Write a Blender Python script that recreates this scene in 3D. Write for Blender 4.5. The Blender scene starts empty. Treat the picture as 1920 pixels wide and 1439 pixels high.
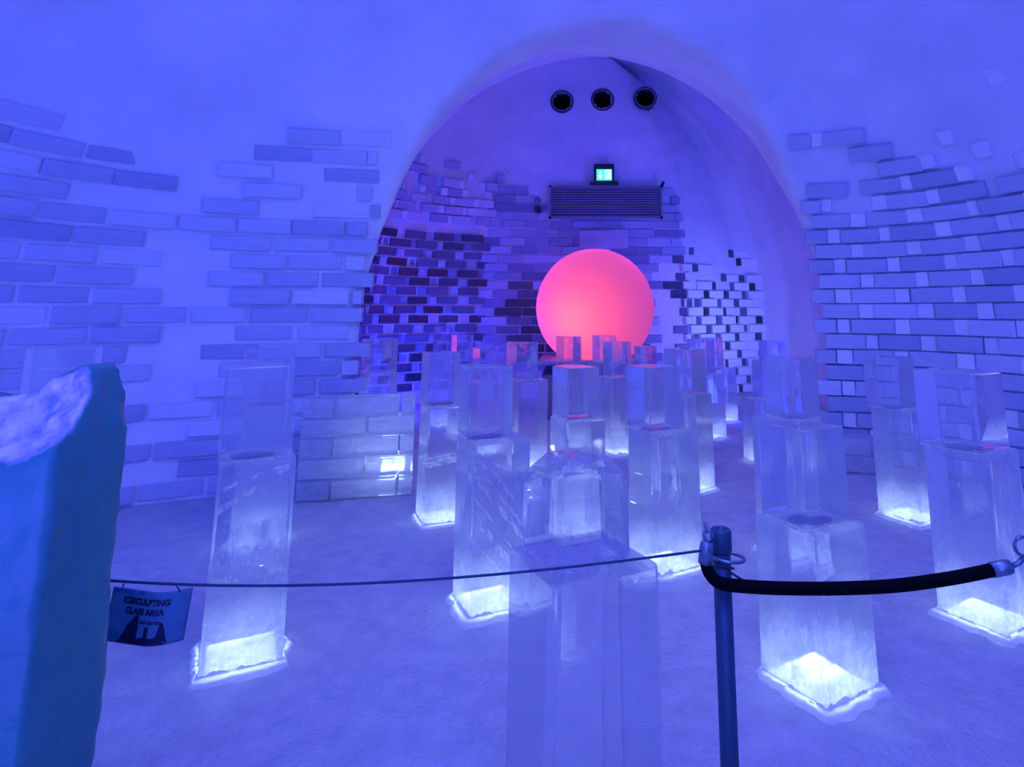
import bpy, bmesh, math, random
from mathutils import Vector, Matrix, noise
R = math.radians
rnd = random.Random(7)
scn = bpy.context.scene
COL = scn.collection

# ------------------------------------------------------------------ camera
EYE = 1.6
cam_data = bpy.data.cameras.new('camera')
cam = bpy.data.objects.new('camera', cam_data)
COL.objects.link(cam)
cam.location = (0, 0, EYE)
cam.rotation_euler = (R(90 + 9.9), 0, 0)
cam_data.sensor_width = 36
cam_data.lens = 36 * 1150 / 1920
cam_data.shift_x = -0.05885
cam_data.shift_y = -0.1742
cam_data.clip_start = 0.02
scn.camera = cam

# ------------------------------------------------------------------ world, exposure
w = bpy.data.worlds.new('world')
scn.world = w
w.use_nodes = True
w.node_tree.nodes['Background'].inputs[0].default_value = (.05, .07, .6, 1)
w.node_tree.nodes['Background'].inputs[1].default_value = .05
scn.view_settings.view_transform = 'Standard'
scn.view_settings.look = 'None'
scn.view_settings.gamma = 1
scn.view_settings.use_curve_mapping = False
scn.view_settings.exposure = 0.0
cy = scn.cycles
cy.max_bounces = 12
cy.use_adaptive_sampling = True
cy.adaptive_threshold = .08
cy.diffuse_bounces = 4
cy.glossy_bounces = 4
cy.transmission_bounces = 10
cy.transparent_max_bounces = 14
cy.sample_clamp_indirect = 3.0
cy.blur_glossy = 0.5
cy.use_denoising = True

BLUE = (.066, .062, 1.0)
VIOLET = (.13, .075, 1.0)


def aim(o, target):
    d = Vector(target) - o.location
    o.rotation_euler = d.to_track_quat('-Z', 'Y').to_euler()


def area(name, loc, target, size, power, color, sy=None, spread=180):
    l = bpy.data.lights.new(name, 'AREA')
    l.energy = power
    l.color = color
    l.size = size
    if sy:
        l.shape = 'RECTANGLE'
        l.size_y = sy
    l.spread = R(spread)
    o = bpy.data.objects.new(name, l)
    COL.objects.link(o)
    o.location = loc
    aim(o, target)
    return o


def point(name, loc, power, color, radius=.05, parent=None):
    l = bpy.data.lights.new(name, 'POINT')
    l.energy = power
    l.color = color
    l.shadow_soft_size = radius
    o = bpy.data.objects.new(name, l)
    COL.objects.link(o)
    o.location = loc
    o.parent = parent
    return o


# blue LED floods of the hall and added fill lights (all stand outside the frame)
area('fill_ceiling', (0, -.3, 4.0), (0, 4.2, .4), 3.2, 175, BLUE)  # general fill added above and behind the camera for the floor
area('flood_left', (-3.9, 1.9, .5), (-4.1, 5.0, 2.6), .8, 41, BLUE, 2.0)
area('flood_right', (4.1, 2.6, .5), (4.1, 6.4, 2.8), .8, 41, BLUE, 2.0)
area('flood_vault', (-1.2, .2, 1.0), (-.8, 3.0, 4.6), 1.2, 20, VIOLET, spread=130)
area('fill_floor', (0.2, 2.4, 4.55), (0.3, 4.6, 0), 1.6, 24, (.48, .48, 1.0), spread=120)  # unseen whitish fill added to brighten floor and block tops
area('fill_teal_rear', (-.2, -2.6, 1.5), (-.9, 2.0, 1.1), 1.6, 15, (.22, .62, .9))  # added teal fill behind the camera; no doorway is built
area('fill_teal_corner', (-3.3, .2, 2.2), (-4.0, 3.6, 4.0), .5, 7, (.10, .62, .80))  # added teal fill tinting the upper left of the vault
# uplights and an added fill hidden behind the ends of the two brick walls, inside the rear chamber
area('uplight_rear_left', (-3.1, 9.5, .35), (-.6, 12.0, 3.6), .5, 90, (.02, .04, 1.0))
area('fill_rear_side', (3.42, 7.95, .4), (.3, 12.0, 4.0), .4, 70, (.02, .04, 1.0), spread=140)  # added blue fill to brighten the rear chamber
area('uplight_rear_right', (3.95, 10.0, .35), (2.9, 12.1, 1.4), .3, 15, (.22, .28, 1.0), spread=90)


# ------------------------------------------------------------------ materials
def nodes_of(m):
    m.use_nodes = True
    nt = m.node_tree
    nt.nodes.clear()
    return nt, nt.nodes, nt.links


def out_to(nt, sock):
    o = nt.nodes.new('ShaderNodeOutputMaterial')
    nt.links.new(sock, o.inputs['Surface'])


def set_in(n, **kw):
    for k, v in kw.items():
        n.inputs[k.replace('_', ' ')].default_value = v


def noise_node(nt, scale, detail=4, rough=.55, coords='Object', stretch=None):
    tc = nt.nodes.new('ShaderNodeTexCoord')
    n = nt.nodes.new('ShaderNodeTexNoise')
    n.inputs['Scale'].default_value = scale
    n.inputs['Detail'].default_value = detail
    n.inputs['Roughness'].default_value = rough
    src = tc.outputs[coords]
    if stretch:
        mp = nt.nodes.new('ShaderNodeMapping')
        mp.inputs['Scale'].default_value = stretch
        nt.links.new(src, mp.inputs[0])
        src = mp.outputs[0]
    nt.links.new(src, n.inputs['Vector'])
    return n


def bump(nt, height, strength, dist):
    b = nt.nodes.new('ShaderNodeBump')
    b.inputs['Strength'].default_value = strength
    b.inputs['Distance'].default_value = dist
    nt.links.new(height, b.inputs['Height'])
    return b


def ramp(nt, sock, stops):
    r = nt.nodes.new('ShaderNodeValToRGB')
    nt.links.new(sock, r.inputs[0])
    e = r.color_ramp.elements
    e[0].position, e[0].color = stops[0][0], (*stops[0][1], 1)
    e[1].position, e[1].color = stops[-1][0], (*stops[-1][1], 1)
    for p, c in stops[1:-1]:
        q = e.new(p)
        q.color = (*c, 1)
    return r


def mat_snow(name, lo, hi, scale=3, bscale=18, bstr=.5, bdist=.02, rough=.85):
    m = bpy.data.materials.new(name)
    nt, N, L = nodes_of(m)
    p = N.new('ShaderNodeBsdfPrincipled')
    n1 = noise_node(nt, scale, 5)
    r = ramp(nt, n1.outputs['Fac'], [(.3, lo), (.7, hi)])
    L.new(r.outputs[0], p.inputs['Base Color'])
    p.inputs['Roughness'].default_value = rough
    p.inputs['Specular IOR Level'].default_value = .2
    n2 = noise_node(nt, bscale, 6, .6)
    b = bump(nt, n2.outputs['Fac'], bstr, bdist)
    L.new(b.outputs[0], p.inputs['Normal'])
    out_to(nt, p.outputs[0])
    return m


def mat_brick(name, lo, hi, rough=.3, spec=.5):
    """an ice brick: clear dark body to frosted, its own tone per brick"""
    m = bpy.data.materials.new(name)
    nt, N, L = nodes_of(m)
    p = N.new('ShaderNodeBsdfPrincipled')
    oi = N.new('ShaderNodeObjectInfo')
    n1 = noise_node(nt, 2.2, 4, .6)
    mx = N.new('ShaderNodeMath')
    mx.operation = 'MULTIPLY_ADD'
    mx.inputs[1].default_value = .7
    L.new(oi.outputs['Random'], mx.inputs[0])
    m2 = N.new('ShaderNodeMath')
    m2.operation = 'MULTIPLY'
    m2.inputs[1].default_value = .35
    L.new(n1.outputs['Fac'], m2.inputs[0])
    L.new(m2.outputs[0], mx.inputs[2])
    r = ramp(nt, mx.outputs[0], [(.08, lo), (.95, hi)])
    L.new(r.outputs[0], p.inputs['Base Color'])
    set_in(p, Roughness=rough, Specular_IOR_Level=spec)
    n2 = noise_node(nt, 7, 4, .6)
    b = bump(nt, n2.outputs['Fac'], .35, .02)
    L.new(b.outputs[0], p.inputs['Normal'])
    out_to(nt, p.outputs[0])
    return m


def mat_ice(name, frost, clear, tint=(.93, .96, 1), rough=.04, bstr=.12, frost_noise=.3, foot=0):
    """block ice: refracting body, a milky fraction that scatters light, and a fraction that lets light straight through"""
    m = bpy.data.materials.new(name)
    nt, N, L = nodes_of(m)
    g = N.new('ShaderNodeBsdfPrincipled')
    set_in(g, Base_Color=(*tint, 1), Roughness=rough, IOR=1.31)
    g.inputs['Transmission Weight'].default_value = 1
    n2 = noise_node(nt, 5, 2, .45, stretch=(1, 1, .5))
    b = bump(nt, n2.outputs['Fac'], bstr, .02)
    L.new(b.outputs[0], g.inputs['Normal'])
    tr = N.new('ShaderNodeBsdfTransparent')
    tr.inputs[0].default_value = (.97, .98, 1, 1)
    mix1 = N.new('ShaderNodeMixShader')
    mix1.inputs[0].default_value = clear
    L.new(g.outputs[0], mix1.inputs[1])
    L.new(tr.outputs[0], mix1.inputs[2])
    tl = N.new('ShaderNodeBsdfTranslucent')
    tl.inputs[0].default_value = (.9, .94, 1, 1)
    ncr = noise_node(nt, 38, 4, .7)
    cr = ramp(nt, ncr.outputs['Fac'], [(.36, (.42, .48, .62)), (.62, (.96, .98, 1))])
    if foot:      # snow crystals
        L.new(cr.outputs[0], tl.inputs[0])
    df = N.new('ShaderNodeBsdfDiffuse')
    df.inputs[0].default_value = (.82, .88, .96, 1)
    milky = N.new('ShaderNodeMixShader')
    milky.inputs[0].default_value = .45
    L.new(tl.outputs[0], milky.inputs[1])
    L.new(df.outputs[0], milky.inputs[2])
    nf = noise_node(nt, 3.2, 4, .6, stretch=(1, 1, .8))
    ma = N.new('ShaderNodeMapRange')
    ma.inputs['From Min'].default_value = .35
    ma.inputs['From Max'].default_value = .75
    ma.inputs['To Min'].default_value = frost
    ma.inputs['To Max'].default_value = min(1, frost + frost_noise)
    L.new(nf.outputs['Fac'], ma.inputs['Value'])
    fac = ma.outputs[0]
    if foot:      # frost thickened at the foot so the panel's glow fades upward
        tc = N.new('ShaderNodeTexCoord')
        sx = N.new('ShaderNodeSeparateXYZ')
        L.new(tc.outputs['Object'], sx.inputs[0])
        wob = N.new('ShaderNodeMath')
        wob.operation = 'MULTIPLY_ADD'
        wob.inputs[1].default_value = -.22
        L.new(nf.outputs['Fac'], wob.inputs[0])
        L.new(sx.outputs['Z'], wob.inputs[2])
        mr = N.new('ShaderNodeMapRange')
        mr.interpolation_type = 'SMOOTHSTEP'
        mr.inputs['From Min'].default_value = -.03
        mr.inputs['From Max'].default_value = .22
        mr.inputs['To Min'].default_value = foot
        mr.inputs['To Max'].default_value = 0
        L.new(wob.outputs[0], mr.inputs['Value'])
        mm = N.new('ShaderNodeMath')
        mm.operation = 'MAXIMUM'
        L.new(fac, mm.inputs[0])
        L.new(mr.outputs[0], mm.inputs[1])
        fac = mm.outputs[0]
    mix2 = N.new('ShaderNodeMixShader')
    L.new(fac, mix2.inputs[0])
    L.new(mix1.outputs[0], mix2.inputs[1])
    L.new(milky.outputs[0], mix2.inputs[2])
    out_to(nt, mix2.outputs[0])
    return m


def mat_snow_thin(name, diff=.45, holes=0.0, hole_scale=12):
    """loose snow or frost that light shines through"""
    m = bpy.data.materials.new(name)
    nt, N, L = nodes_of(m)
    tl = N.new('ShaderNodeBsdfTranslucent')
    tl.inputs[0].default_value = (.95, .97, 1, 1)
    df = N.new('ShaderNodeBsdfDiffuse')
    df.inputs[0].default_value = (.88, .92, .97, 1)
    n2 = noise_node(nt, 40, 5, .6)
    b = bump(nt, n2.outputs['Fac'], .6, .02)
    L.new(b.outputs[0], df.inputs['Normal'])
    mx = N.new('ShaderNodeMixShader')
    mx.inputs[0].default_value = diff
    L.new(tl.outputs[0], mx.inputs[1])
    L.new(df.outputs[0], mx.inputs[2])
    res = mx.outputs[0]
    if holes:
        nh = noise_node(nt, hole_scale, 6, .7, stretch=(1, 1, .25))
        ma = N.new('ShaderNodeMapRange')
        ma.inputs['From Min'].default_value = .42
        ma.inputs['From Max'].default_value = .60
        ma.inputs['To Min'].default_value = 0
        ma.inputs['To Max'].default_value = holes
        L.new(nh.outputs['Fac'], ma.inputs['Value'])
        tr = N.new('ShaderNodeBsdfTransparent')
        m3 = N.new('ShaderNodeMixShader')
        L.new(ma.outputs[0], m3.inputs[0])
        L.new(tr.outputs[0], m3.inputs[1])
        L.new(res, m3.inputs[2])
        res = m3.outputs[0]
    out_to(nt, res)
    return m


def mat_plain(name, color, rough=.5, metal=0.0, spec=.5, bscale=0, bstr=.2):
    m = bpy.data.materials.new(name)
    nt, N, L = nodes_of(m)
    p = N.new('ShaderNodeBsdfPrincipled')
    n1 = noise_node(nt, 14, 4)
    lo = tuple(c * .8 for c in color)
    r = ramp(nt, n1.outputs['Fac'], [(.3, lo), (.7, color)])
    L.new(r.outputs[0], p.inputs['Base Color'])
    set_in(p, Roughness=rough, Metallic=metal, Specular_IOR_Level=spec)
    if bscale:
        n2 = noise_node(nt, bscale, 4)
        b = bump(nt, n2.outputs['Fac'], bstr, .01)
        L.new(b.outputs[0], p.inputs['Normal'])
    out_to(nt, p.outputs[0])
    return m


def mat_emit(name, color, strength):
    m = bpy.data.materials.new(name)
    nt, N, L = nodes_of(m)
    e = N.new('ShaderNodeEmission')
    e.inputs[0].default_value = (*color, 1)
    e.inputs[1].default_value = strength
    out_to(nt, e.outputs[0])
    return m


def mat_carved():
    """carved ice with its dim teal light in the colour, paler in the chipped, lit scoop"""
    m = mat_snow('dim_carving_ice', (.04, .26, .22), (.07, .35, .30), 3.5, 14, .3, .02, .25)  # dark teal tone holds the dim teal light on the block
    nt = m.node_tree
    N, L = nt.nodes, nt.links
    p = next(n for n in N if n.type == 'BSDF_PRINCIPLED')
    base = p.inputs['Base Color'].links[0].from_socket
    tc = N.new('ShaderNodeTexCoord')
    mp = N.new('ShaderNodeMapping')
    mp.vector_type = 'TEXTURE'
    mp.inputs['Location'].default_value = (-1.10, 1.155, 1.46)
    mp.inputs['Scale'].default_value = (.185, .17, .14)
    L.new(tc.outputs['Object'], mp.inputs[0])
    ln = N.new('ShaderNodeVectorMath')
    ln.operation = 'LENGTH'
    L.new(mp.outputs[0], ln.inputs[0])
    nz = noise_node(nt, 22, 5, .65)
    ad = N.new('ShaderNodeMath')
    ad.operation = 'MULTIPLY_ADD'
    ad.inputs[1].default_value = .22
    L.new(nz.outputs['Fac'], ad.inputs[0])
    L.new(ln.outputs['Value'], ad.inputs[2])
    mr = N.new('ShaderNodeMapRange')
    mr.inputs['From Min'].default_value = 1.14
    mr.inputs['From Max'].default_value = 1.20
    L.new(ad.outputs[0], mr.inputs['Value'])
    chip = ramp(nt, nz.outputs['Fac'], [(.35, (.24, .38, .56)), (.62, (.85, .9, .96))])  # chipped ice, whitened for the light the scoop catches
    mx = N.new('ShaderNodeMix')
    mx.data_type = 'RGBA'
    L.new(mr.outputs[0], mx.inputs['Factor'])
    L.new(chip.outputs[0], mx.inputs['A'])
    L.new(base, mx.inputs['B'])
    L.new(mx.outputs['Result'], p.inputs['Base Color'])
    return m


M = {}
M['snow'] = mat_snow('packed_snow', (.70, .75, .84), (.84, .88, .94), 1.6, 9, .35, .03)
M['floor'] = mat_snow('trodden_snow', (.70, .75, .84), (.90, .93, .98), 7, 30, 1.0, .05)
M['brick_left'] = mat_brick('ice_brick_left', (.34, .40, .62), (.76, .81, .94), .3)
M['brick_right'] = mat_brick('ice_brick_right', (.34, .41, .6), (.70, .76, .9), .35)
M['brick_pale'] = mat_brick('pale_ice_brick', (.78, .84, .93), (.95, .97, 1), .6, .2)  # pale tone puts the light on brick faces into the colour
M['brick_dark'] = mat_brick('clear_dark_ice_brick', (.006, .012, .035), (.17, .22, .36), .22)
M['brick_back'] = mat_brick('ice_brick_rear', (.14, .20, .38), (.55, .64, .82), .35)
M['ice_upper'] = mat_ice('clear_block_ice', .13, .13, bstr=.04, frost_noise=.10)
M['ice_lower'] = mat_ice('milky_block_ice', .17, .2, rough=.05, bstr=.07, frost_noise=.16, foot=.95)
M['ice_far'] = mat_ice('clear_block_ice_rear', .06, .24, bstr=.05, frost_noise=.08)
M['ice_far_base'] = mat_ice('milky_block_ice_rear', .12, .25, bstr=.06, frost_noise=.12, foot=.85)
M['ice_ghost'] = mat_ice('clear_block_ice_front', .03, .45, rough=.04, frost_noise=.06, bstr=.10)
M['ice_wall'] = mat_ice('parapet_brick_ice', .55, .2, rough=.10, bstr=.12, frost_noise=.2)
M['glow_snow'] = mat_snow_thin('loose_snow_rim', .72)
M['frost'] = mat_snow_thin('frost_plane', .35, .95, 9)
M['frost_dense'] = mat_snow_thin('frost_crack', .4, 1.0, 22)
M['frost_soft'] = mat_snow_thin('frost_joint', .5, .9, 26)
M['melt'] = mat_plain('melt_pocket', (.16, .2, .42), .12)
M['sculpt'] = mat_carved()
M['black_rope'] = mat_plain('black_velvet', (.004, .004, .006), .9, spec=.1, bscale=160, bstr=.5)
M['steel'] = mat_plain('brushed_steel', (.30, .42, .50), .32, .85, bscale=60)
M['post'] = mat_plain('dull_dark_steel', (.05, .12, .19), .45, .35, bscale=60)
M['cord'] = mat_plain('dark_cord', (.03, .08, .14), .7)
M['black'] = mat_plain('black_void', (.003, .003, .006), .8, spec=.1)
M['duct'] = mat_plain('duct_rim', (.05, .06, .10), .5)
M['grille'] = mat_plain('grey_metal_louvre', (.26, .31, .40), .5, .1)
M['dark_box'] = mat_plain('dark_housing', (.02, .025, .035), .5)


def mat_thin_sheet(name, color, tl=.3):
    m = bpy.data.materials.new(name)
    nt, N, L = nodes_of(m)
    d = N.new('ShaderNodeBsdfDiffuse')
    n1 = noise_node(nt, 30, 3)
    r = ramp(nt, n1.outputs['Fac'], [(.3, tuple(c * .85 for c in color)), (.7, color)])
    L.new(r.outputs[0], d.inputs[0])
    t = N.new('ShaderNodeBsdfTranslucent')
    L.new(r.outputs[0], t.inputs[0])
    mx = N.new('ShaderNodeMixShader')
    mx.inputs[0].default_value = tl
    L.new(d.outputs[0], mx.inputs[1])
    L.new(t.outputs[0], mx.inputs[2])
    out_to(nt, mx.outputs[0])
    return m


M['sign'] = mat_thin_sheet('sign_sheet', (.17, .42, .56))
M['sign_mid'] = mat_plain('sign_print_mid', (.03, .22, .42), .5)
M['sign_dark'] = mat_plain('sign_print_dark', (.004, .008, .06), .5)
M['exit_green'] = mat_emit('exit_green', (.05, .75, .55), 2.2)
M['exit_white'] = mat_emit('exit_white', (.85, 1.0, .95), 3.0)
M['led'] = mat_emit('led_white', (.75, .9, 1.0), 8.0)


# ------------------------------------------------------------------ helpers
def tag(o, label=None, cat=None, group=None, kind=None):
    if label:
        o['label'] = label
    if cat:
        o['category'] = cat
    if group:
        o['group'] = group
    if kind:
        o['kind'] = kind
    return o


def empty(name, loc, rz=0):
    o = bpy.data.objects.new(name, None)
    o.empty_display_size = .1
    COL.objects.link(o)
    o.location = loc
    o.rotation_euler = (0, 0, rz)
    return o


def obj(name, bm, mat, parent=None, smooth=False, loc=None):
    me = bpy.data.meshes.new(name)
    bm.normal_update()
    bm.to_mesh(me)
    bm.free()
    if smooth:
        for p in me.polygons:
            p.use_smooth = True
    me.materials.append(mat)
    o = bpy.data.objects.new(name, me)
    COL.objects.link(o)
    o.parent = parent
    if loc:
        o.location = loc
    return o


def box_bm(sx, sy, sz, bev=.01, seg=1, jit=0, z0=0, taper=0, seed=0):
    """box centred in x,y, standing on z0, edges bevelled and slightly uneven"""
    r = random.Random(seed)
    bm = bmesh.new()
    bmesh.ops.create_cube(bm, size=1)
    for v in bm.verts:
        k = 1 - taper if v.co.z > 0 else 1
        v.co = Vector((v.co.x * sx * k + r.uniform(-jit, jit), v.co.y * sy * k + r.uniform(-jit, jit),
                       z0 + (v.co.z + .5) * sz + (r.uniform(-jit, jit) if v.co.z > 0 else 0)))
    if bev:
        bmesh.ops.bevel(bm, geom=bm.edges[:], offset=bev, segments=seg, profile=.6, affect='EDGES')
    return bm


def add_box(bm, c, s, rot=None):
    r = bmesh.ops.create_cube(bm, size=1)
    for v in r['verts']:
        p = Vector((v.co.x * s[0], v.co.y * s[1], v.co.z * s[2]))
        if rot:
            p = rot @ p
        v.co = p + Vector(c)
    return bm


def tube(bm, pts, rad, n=8, closed=False, caps=True):
    pts = [Vector(p) for p in pts]
    rings = []
    m = len(pts)
    for i, p in enumerate(pts):
        a = pts[(i - 1) % m] if closed or i > 0 else p
        b = pts[(i + 1) % m] if closed or i < m - 1 else p
        t = (b - a).normalized()
        up = Vector((0, 0, 1)) if abs(t.z) < .9 else Vector((1, 0, 0))
        u = t.cross(up).normalized()
        v = u.cross(t).normalized()
        rr = rad[i] if isinstance(rad, (list, tuple)) else rad
        rings.append([bm.verts.new(p + (u * math.cos(k * 2 * math.pi / n) + v * math.sin(k * 2 * math.pi / n)) * rr) for k in range(n)])
    for i in range(m if closed else m - 1):
        r0, r1 = rings[i], rings[(i + 1) % m]
        for k in range(n):
            bm.faces.new((r0[k], r0[(k + 1) % n], r1[(k + 1) % n], r1[k]))
    if caps and not closed:
        bm.faces.new(rings[0][::-1])
        bm.faces.new(rings[-1])
    return bm


def lathe(bm, prof, n=24, origin=(0, 0, 0)):
    o = Vector(origin)
    rings = []
    for (r, z) in prof:
        rings.append([bm.verts.new(o + Vector((r * math.cos(k * 2 * math.pi / n), r * math.sin(k * 2 * math.pi / n), z))) for k in range(n)])
    for a, b in zip(rings, rings[1:]):
        for k in range(n):
            bm.faces.new((a[k], a[(k + 1) % n], b[(k + 1) % n], b[k]))
    bm.faces.new(rings[0][::-1])
    bm.faces.new(rings[-1])
    return bm


def circle(c, r, axis='Y', n=16, a0=0, a1=2 * math.pi, full=True):
    c = Vector(c)
    pts = []
    m = n if full else n + 1
    for k in range(m):
        a = a0 + (a1 - a0) * k / n
        if axis == 'Y':
            pts.append(c + Vector((r * math.cos(a), 0, r * math.sin(a))))
        elif axis == 'Z':
            pts.append(c + Vector((r * math.cos(a), r * math.sin(a), 0)))
        else:
            pts.append(c + Vector((0, r * math.cos(a), r * math.sin(a))))
    return pts


def catmull(pts, per=6, closed=False):
    out = []
    n = len(pts)
    rng = range(n) if closed else range(n - 1)
    for i in rng:
        def g(j):
            return Vector(pts[j % n]) if closed else Vector(pts[max(0, min(n - 1, j))])
        p0, p1, p2, p3 = g(i - 1), g(i), g(i + 1), g(i + 2)
        for k in range(per):
            t = k / per
            out.append(.5 * ((2 * p1) + (p2 - p0) * t + (2 * p0 - 5 * p1 + 4 * p2 - p3) * t * t + (3 * p1 - p0 - 3 * p2 + p3) * t ** 3))
    if not closed:
        out.append(Vector(pts[-1]))
    return out


# ------------------------------------------------------------------ the hall: two vaulted rooms cut in snow
LEFT_PLAN = [(-2.04, 6.06), (-2.5, 5.97), (-3.17, 5.8), (-3.77, 5.5), (-4.3, 4.9), (-4.62, 4.1), (-4.75, 2.9), (-4.6, 1)]
RIGHT_PLAN = [(4.6, 1), (4.68, 3), (4.62, 4.4), (4.5, 5.4), (4.25, 6.1), (3.9, 6.62), (3.45, 6.98), (2.88, 7.2)]
REAR_PLAN = [(-4.2, -1), (-3.3, -2.5), (-1.8, -3.3), (0, -3.5), (2, -3.3), (3.5, -2.4), (4.3, -1)]
CENTRE = Vector((0, 2.5, 0))
HFRONT = 5.0


def front_s(z):
    if z <= 1.2:
        return 1.0
    t = min(1, (z - 1.2) / (HFRONT - 1.2))
    return max(.001, 1 - t ** 2.4) ** (1 / 2.4)


def prism(bm, rings):
    vs = [[bm.verts.new(p) for p in r] for r in rings]
    n = len(vs[0])
    for a, b in zip(vs, vs[1:]):
        for k in range(n):
            bm.faces.new((a[k], a[(k + 1) % n], b[(k + 1) % n], b[k]))
    bm.faces.new(vs[0][::-1])
    bm.faces.new(vs[-1])


lf = [Vector((p.x, p.y, 0)) for p in catmull([(x, y, 0) for x, y in LEFT_PLAN], 5)]
rg = [Vector((p.x, p.y, 0)) for p in catmull([(x, y, 0) for x, y in RIGHT_PLAN], 5)]
plan_front = lf + [Vector((x, y, 0)) for x, y in REAR_PLAN] + rg


shell = bmesh.new()
zs = [-.35, 0, .6, 1.2] + [1.2 + (HFRONT - 1.2) * math.sin(k / 22 * math.pi / 2) for k in range(1, 23)]
rings = []
for z in zs:
    s = front_s(z)
    rings.append([CENTRE + (p - CENTRE) * s + Vector((0, 0, z)) for p in plan_front])
prism(shell, rings)

# passage and rear chamber: cross-section scaled in x only
SECT = [(y, (a + b) / 2, (b - a) / 2, h) for y, a, b, h in ((4.9, -1.98, 2.85, 4.20), (5.4, -2.02, 2.86, 4.28), (6.15, -2.05, 2.86, 4.45), (6.6, -2.72, 2.86, 4.6), (7.25, -2.95, 2.9, 4.82), (7.6, -3.0, 3.6, 5.0), (8.4, -3.08, 3.75, 5.27), (9.2, -3.15, 3.8, 5.58))]


def arch_s(t):
    return math.sqrt(max(1e-5, 1 - t * t)) if t > 0 else 1.0


def loft(bm, sections, z0=1.3):
    ts = [-1, -.5, 0] + [math.sin(k / 20 * math.pi / 2) for k in range(1, 21)]
    rows = []
    for (Y, xc, W, H) in sections:
        half = [(W * arch_s(t), z0 + (H - z0) * t if t > 0 else (z0 + (z0 + .35) * t)) for t in ts]
        ring = [Vector((xc - a, Y, z)) for a, z in half] + [Vector((xc + a, Y, z)) for a, z in reversed(half)]
        rows.append([bm.verts.new(p) for p in ring])
    n = len(rows[0])
    for a, b in zip(rows, rows[1:]):
        for k in range(n):
            bm.faces.new((a[k], a[(k + 1) % n], b[(k + 1) % n], b[k]))
    bm.faces.new(rows[0][::-1])
    bm.faces.new(rows[-1])


loft(shell, SECT)
BACK_Y = 12.05
far_plan = [(-3.5, 9.15), (-3.55, 10.0), (-3.5, 10.7), (-3.0, 11.25), (-2.4, 11.65), (-1.75, 11.9), (-.9, BACK_Y), (0.4, BACK_Y), (1.6, BACK_Y), (2.25, 12.15),
            (2.9, 12.5), (3.5, 12.9), (4.0, 13.0), (4.3, 12.4), (4.4, 11.2), (4.3, 10.0), (4.2, 9.15)]
rings = []
HFAR = 7.0
for t in [-1, -.5, 0] + [math.sin(k / 20 * math.pi / 2) for k in range(1, 21)]:
    z = 1.4 + (HFAR - 1.4) * t if t > 0 else 1.4 + 1.75 * t
    s = arch_s(t)
    rings.append([Vector((.4 + (x - .4) * max(s, .01), y, z)) for x, y in far_plan])
prism(shell, rings)
bmesh.ops.recalc_face_normals(shell, faces=shell.faces[:])
me = bpy.data.meshes.new('shell')
shell.to_mesh(me)
shell.free()
tmp = bpy.data.objects.new('shell_tmp', me)
COL.objects.link(tmp)
rm = tmp.modifiers.new('r', 'REMESH')
rm.mode = 'VOXEL'
rm.voxel_size = .075
sm = tmp.modifiers.new('s', 'SMOOTH')
sm.iterations = 5
sm.factor = .5
dg = bpy.context.evaluated_depsgraph_get()
full = bpy.data.meshes.new_from_object(tmp.evaluated_get(dg))
bpy.data.objects.remove(tmp)
fb = bmesh.new()
fb.from_mesh(full)
bmesh.ops.delete(fb, geom=[f for f in fb.faces if f.calc_center_median().z < -.12], context='FACES')
for v in fb.verts:   # uneven hand-packed snow
    k_ = min(1, max(.25, (v.co.z - 2.0) / 1.5))
    n = (noise.noise(v.co * .9) * .05 + noise.noise(v.co * 3.1) * .018) * k_
    if v.co.z > .1:
        v.co += v.normal * n
bmesh.ops.reverse_faces(fb, faces=fb.faces[:])
fb.normal_update()


def side_of(c):
    if c.z > 3.7 or (c.z > 1.0 and c.y < -.5):
        return 'ceiling'
    if c.y > 11.0:
        return 'wall_back'
    return 'wall_left' if c.x < .4 else 'wall_right'


walls = {}
for nm in ('ceiling', 'wall_left', 'wall_right', 'wall_back'):
    b2 = fb.copy()
    bmesh.ops.delete(b2, geom=[f for f in b2.faces if side_of(f.calc_center_median()) != nm], context='FACES')
    walls[nm] = tag(obj(nm, b2, M['snow'], None, True), kind='structure')
fb.free()

# floor: trodden snow, gently uneven
fl = bmesh.new()
NX, NY = 200, 300
fv = []
for j in range(NY + 1):
    row = []
    for i in range(NX + 1):
        x = -5.2 + 10.2 * i / NX
        y = -3.8 + 17.2 * j / NY
        z = noise.noise(Vector((x * 1.3, y * 1.3, 0))) * .010 + noise.noise(Vector((x * 5, y * 5, 3))) * .008 + noise.noise(Vector((x * 11, y * 11, 6))) * .005
        dent = noise.noise(Vector((x * 3.1, y * 3.1, 9)))
        z -= max(0, dent - .25) * .05
        row.append(fl.verts.new((x, y, z - .008)))
    fv.append(row)
for j in range(NY):
    for i in range(NX):
        fl.faces.new((fv[j][i], fv[j][i + 1], fv[j + 1][i + 1], fv[j + 1][i]))
floor = tag(obj('floor', fl, M['floor'], None, True), kind='structure')

# ------------------------------------------------------------------ ice bricks of the walls
BRICK_MESH = {}


def brick_mesh(mat, v):
    """unit brick (x: length, y: depth, z: height), edges chipped; scaled per brick"""
    k = (mat.name, v)
    if k not in BRICK_MESH:
        r = random.Random(100 + v)
        bm = bmesh.new()
        bmesh.ops.create_cube(bm, size=1)
        for q in bm.verts:
            q.co += Vector((r.uniform(-.012, .012), r.uniform(-.05, .05), r.uniform(-.03, .03)))
        ed = [e for e in bm.edges if all(q.co.y < 0 for q in e.verts)]
        bmesh.ops.bevel(bm, geom=ed, offset=.045, segments=1, affect='EDGES')
        me = bpy.data.meshes.new('brick')
        bm.normal_update()
        bm.to_mesh(me)
        bm.free()
        me.materials.append(mat)
        BRICK_MESH[k] = me
    return BRICK_MESH[k]


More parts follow.
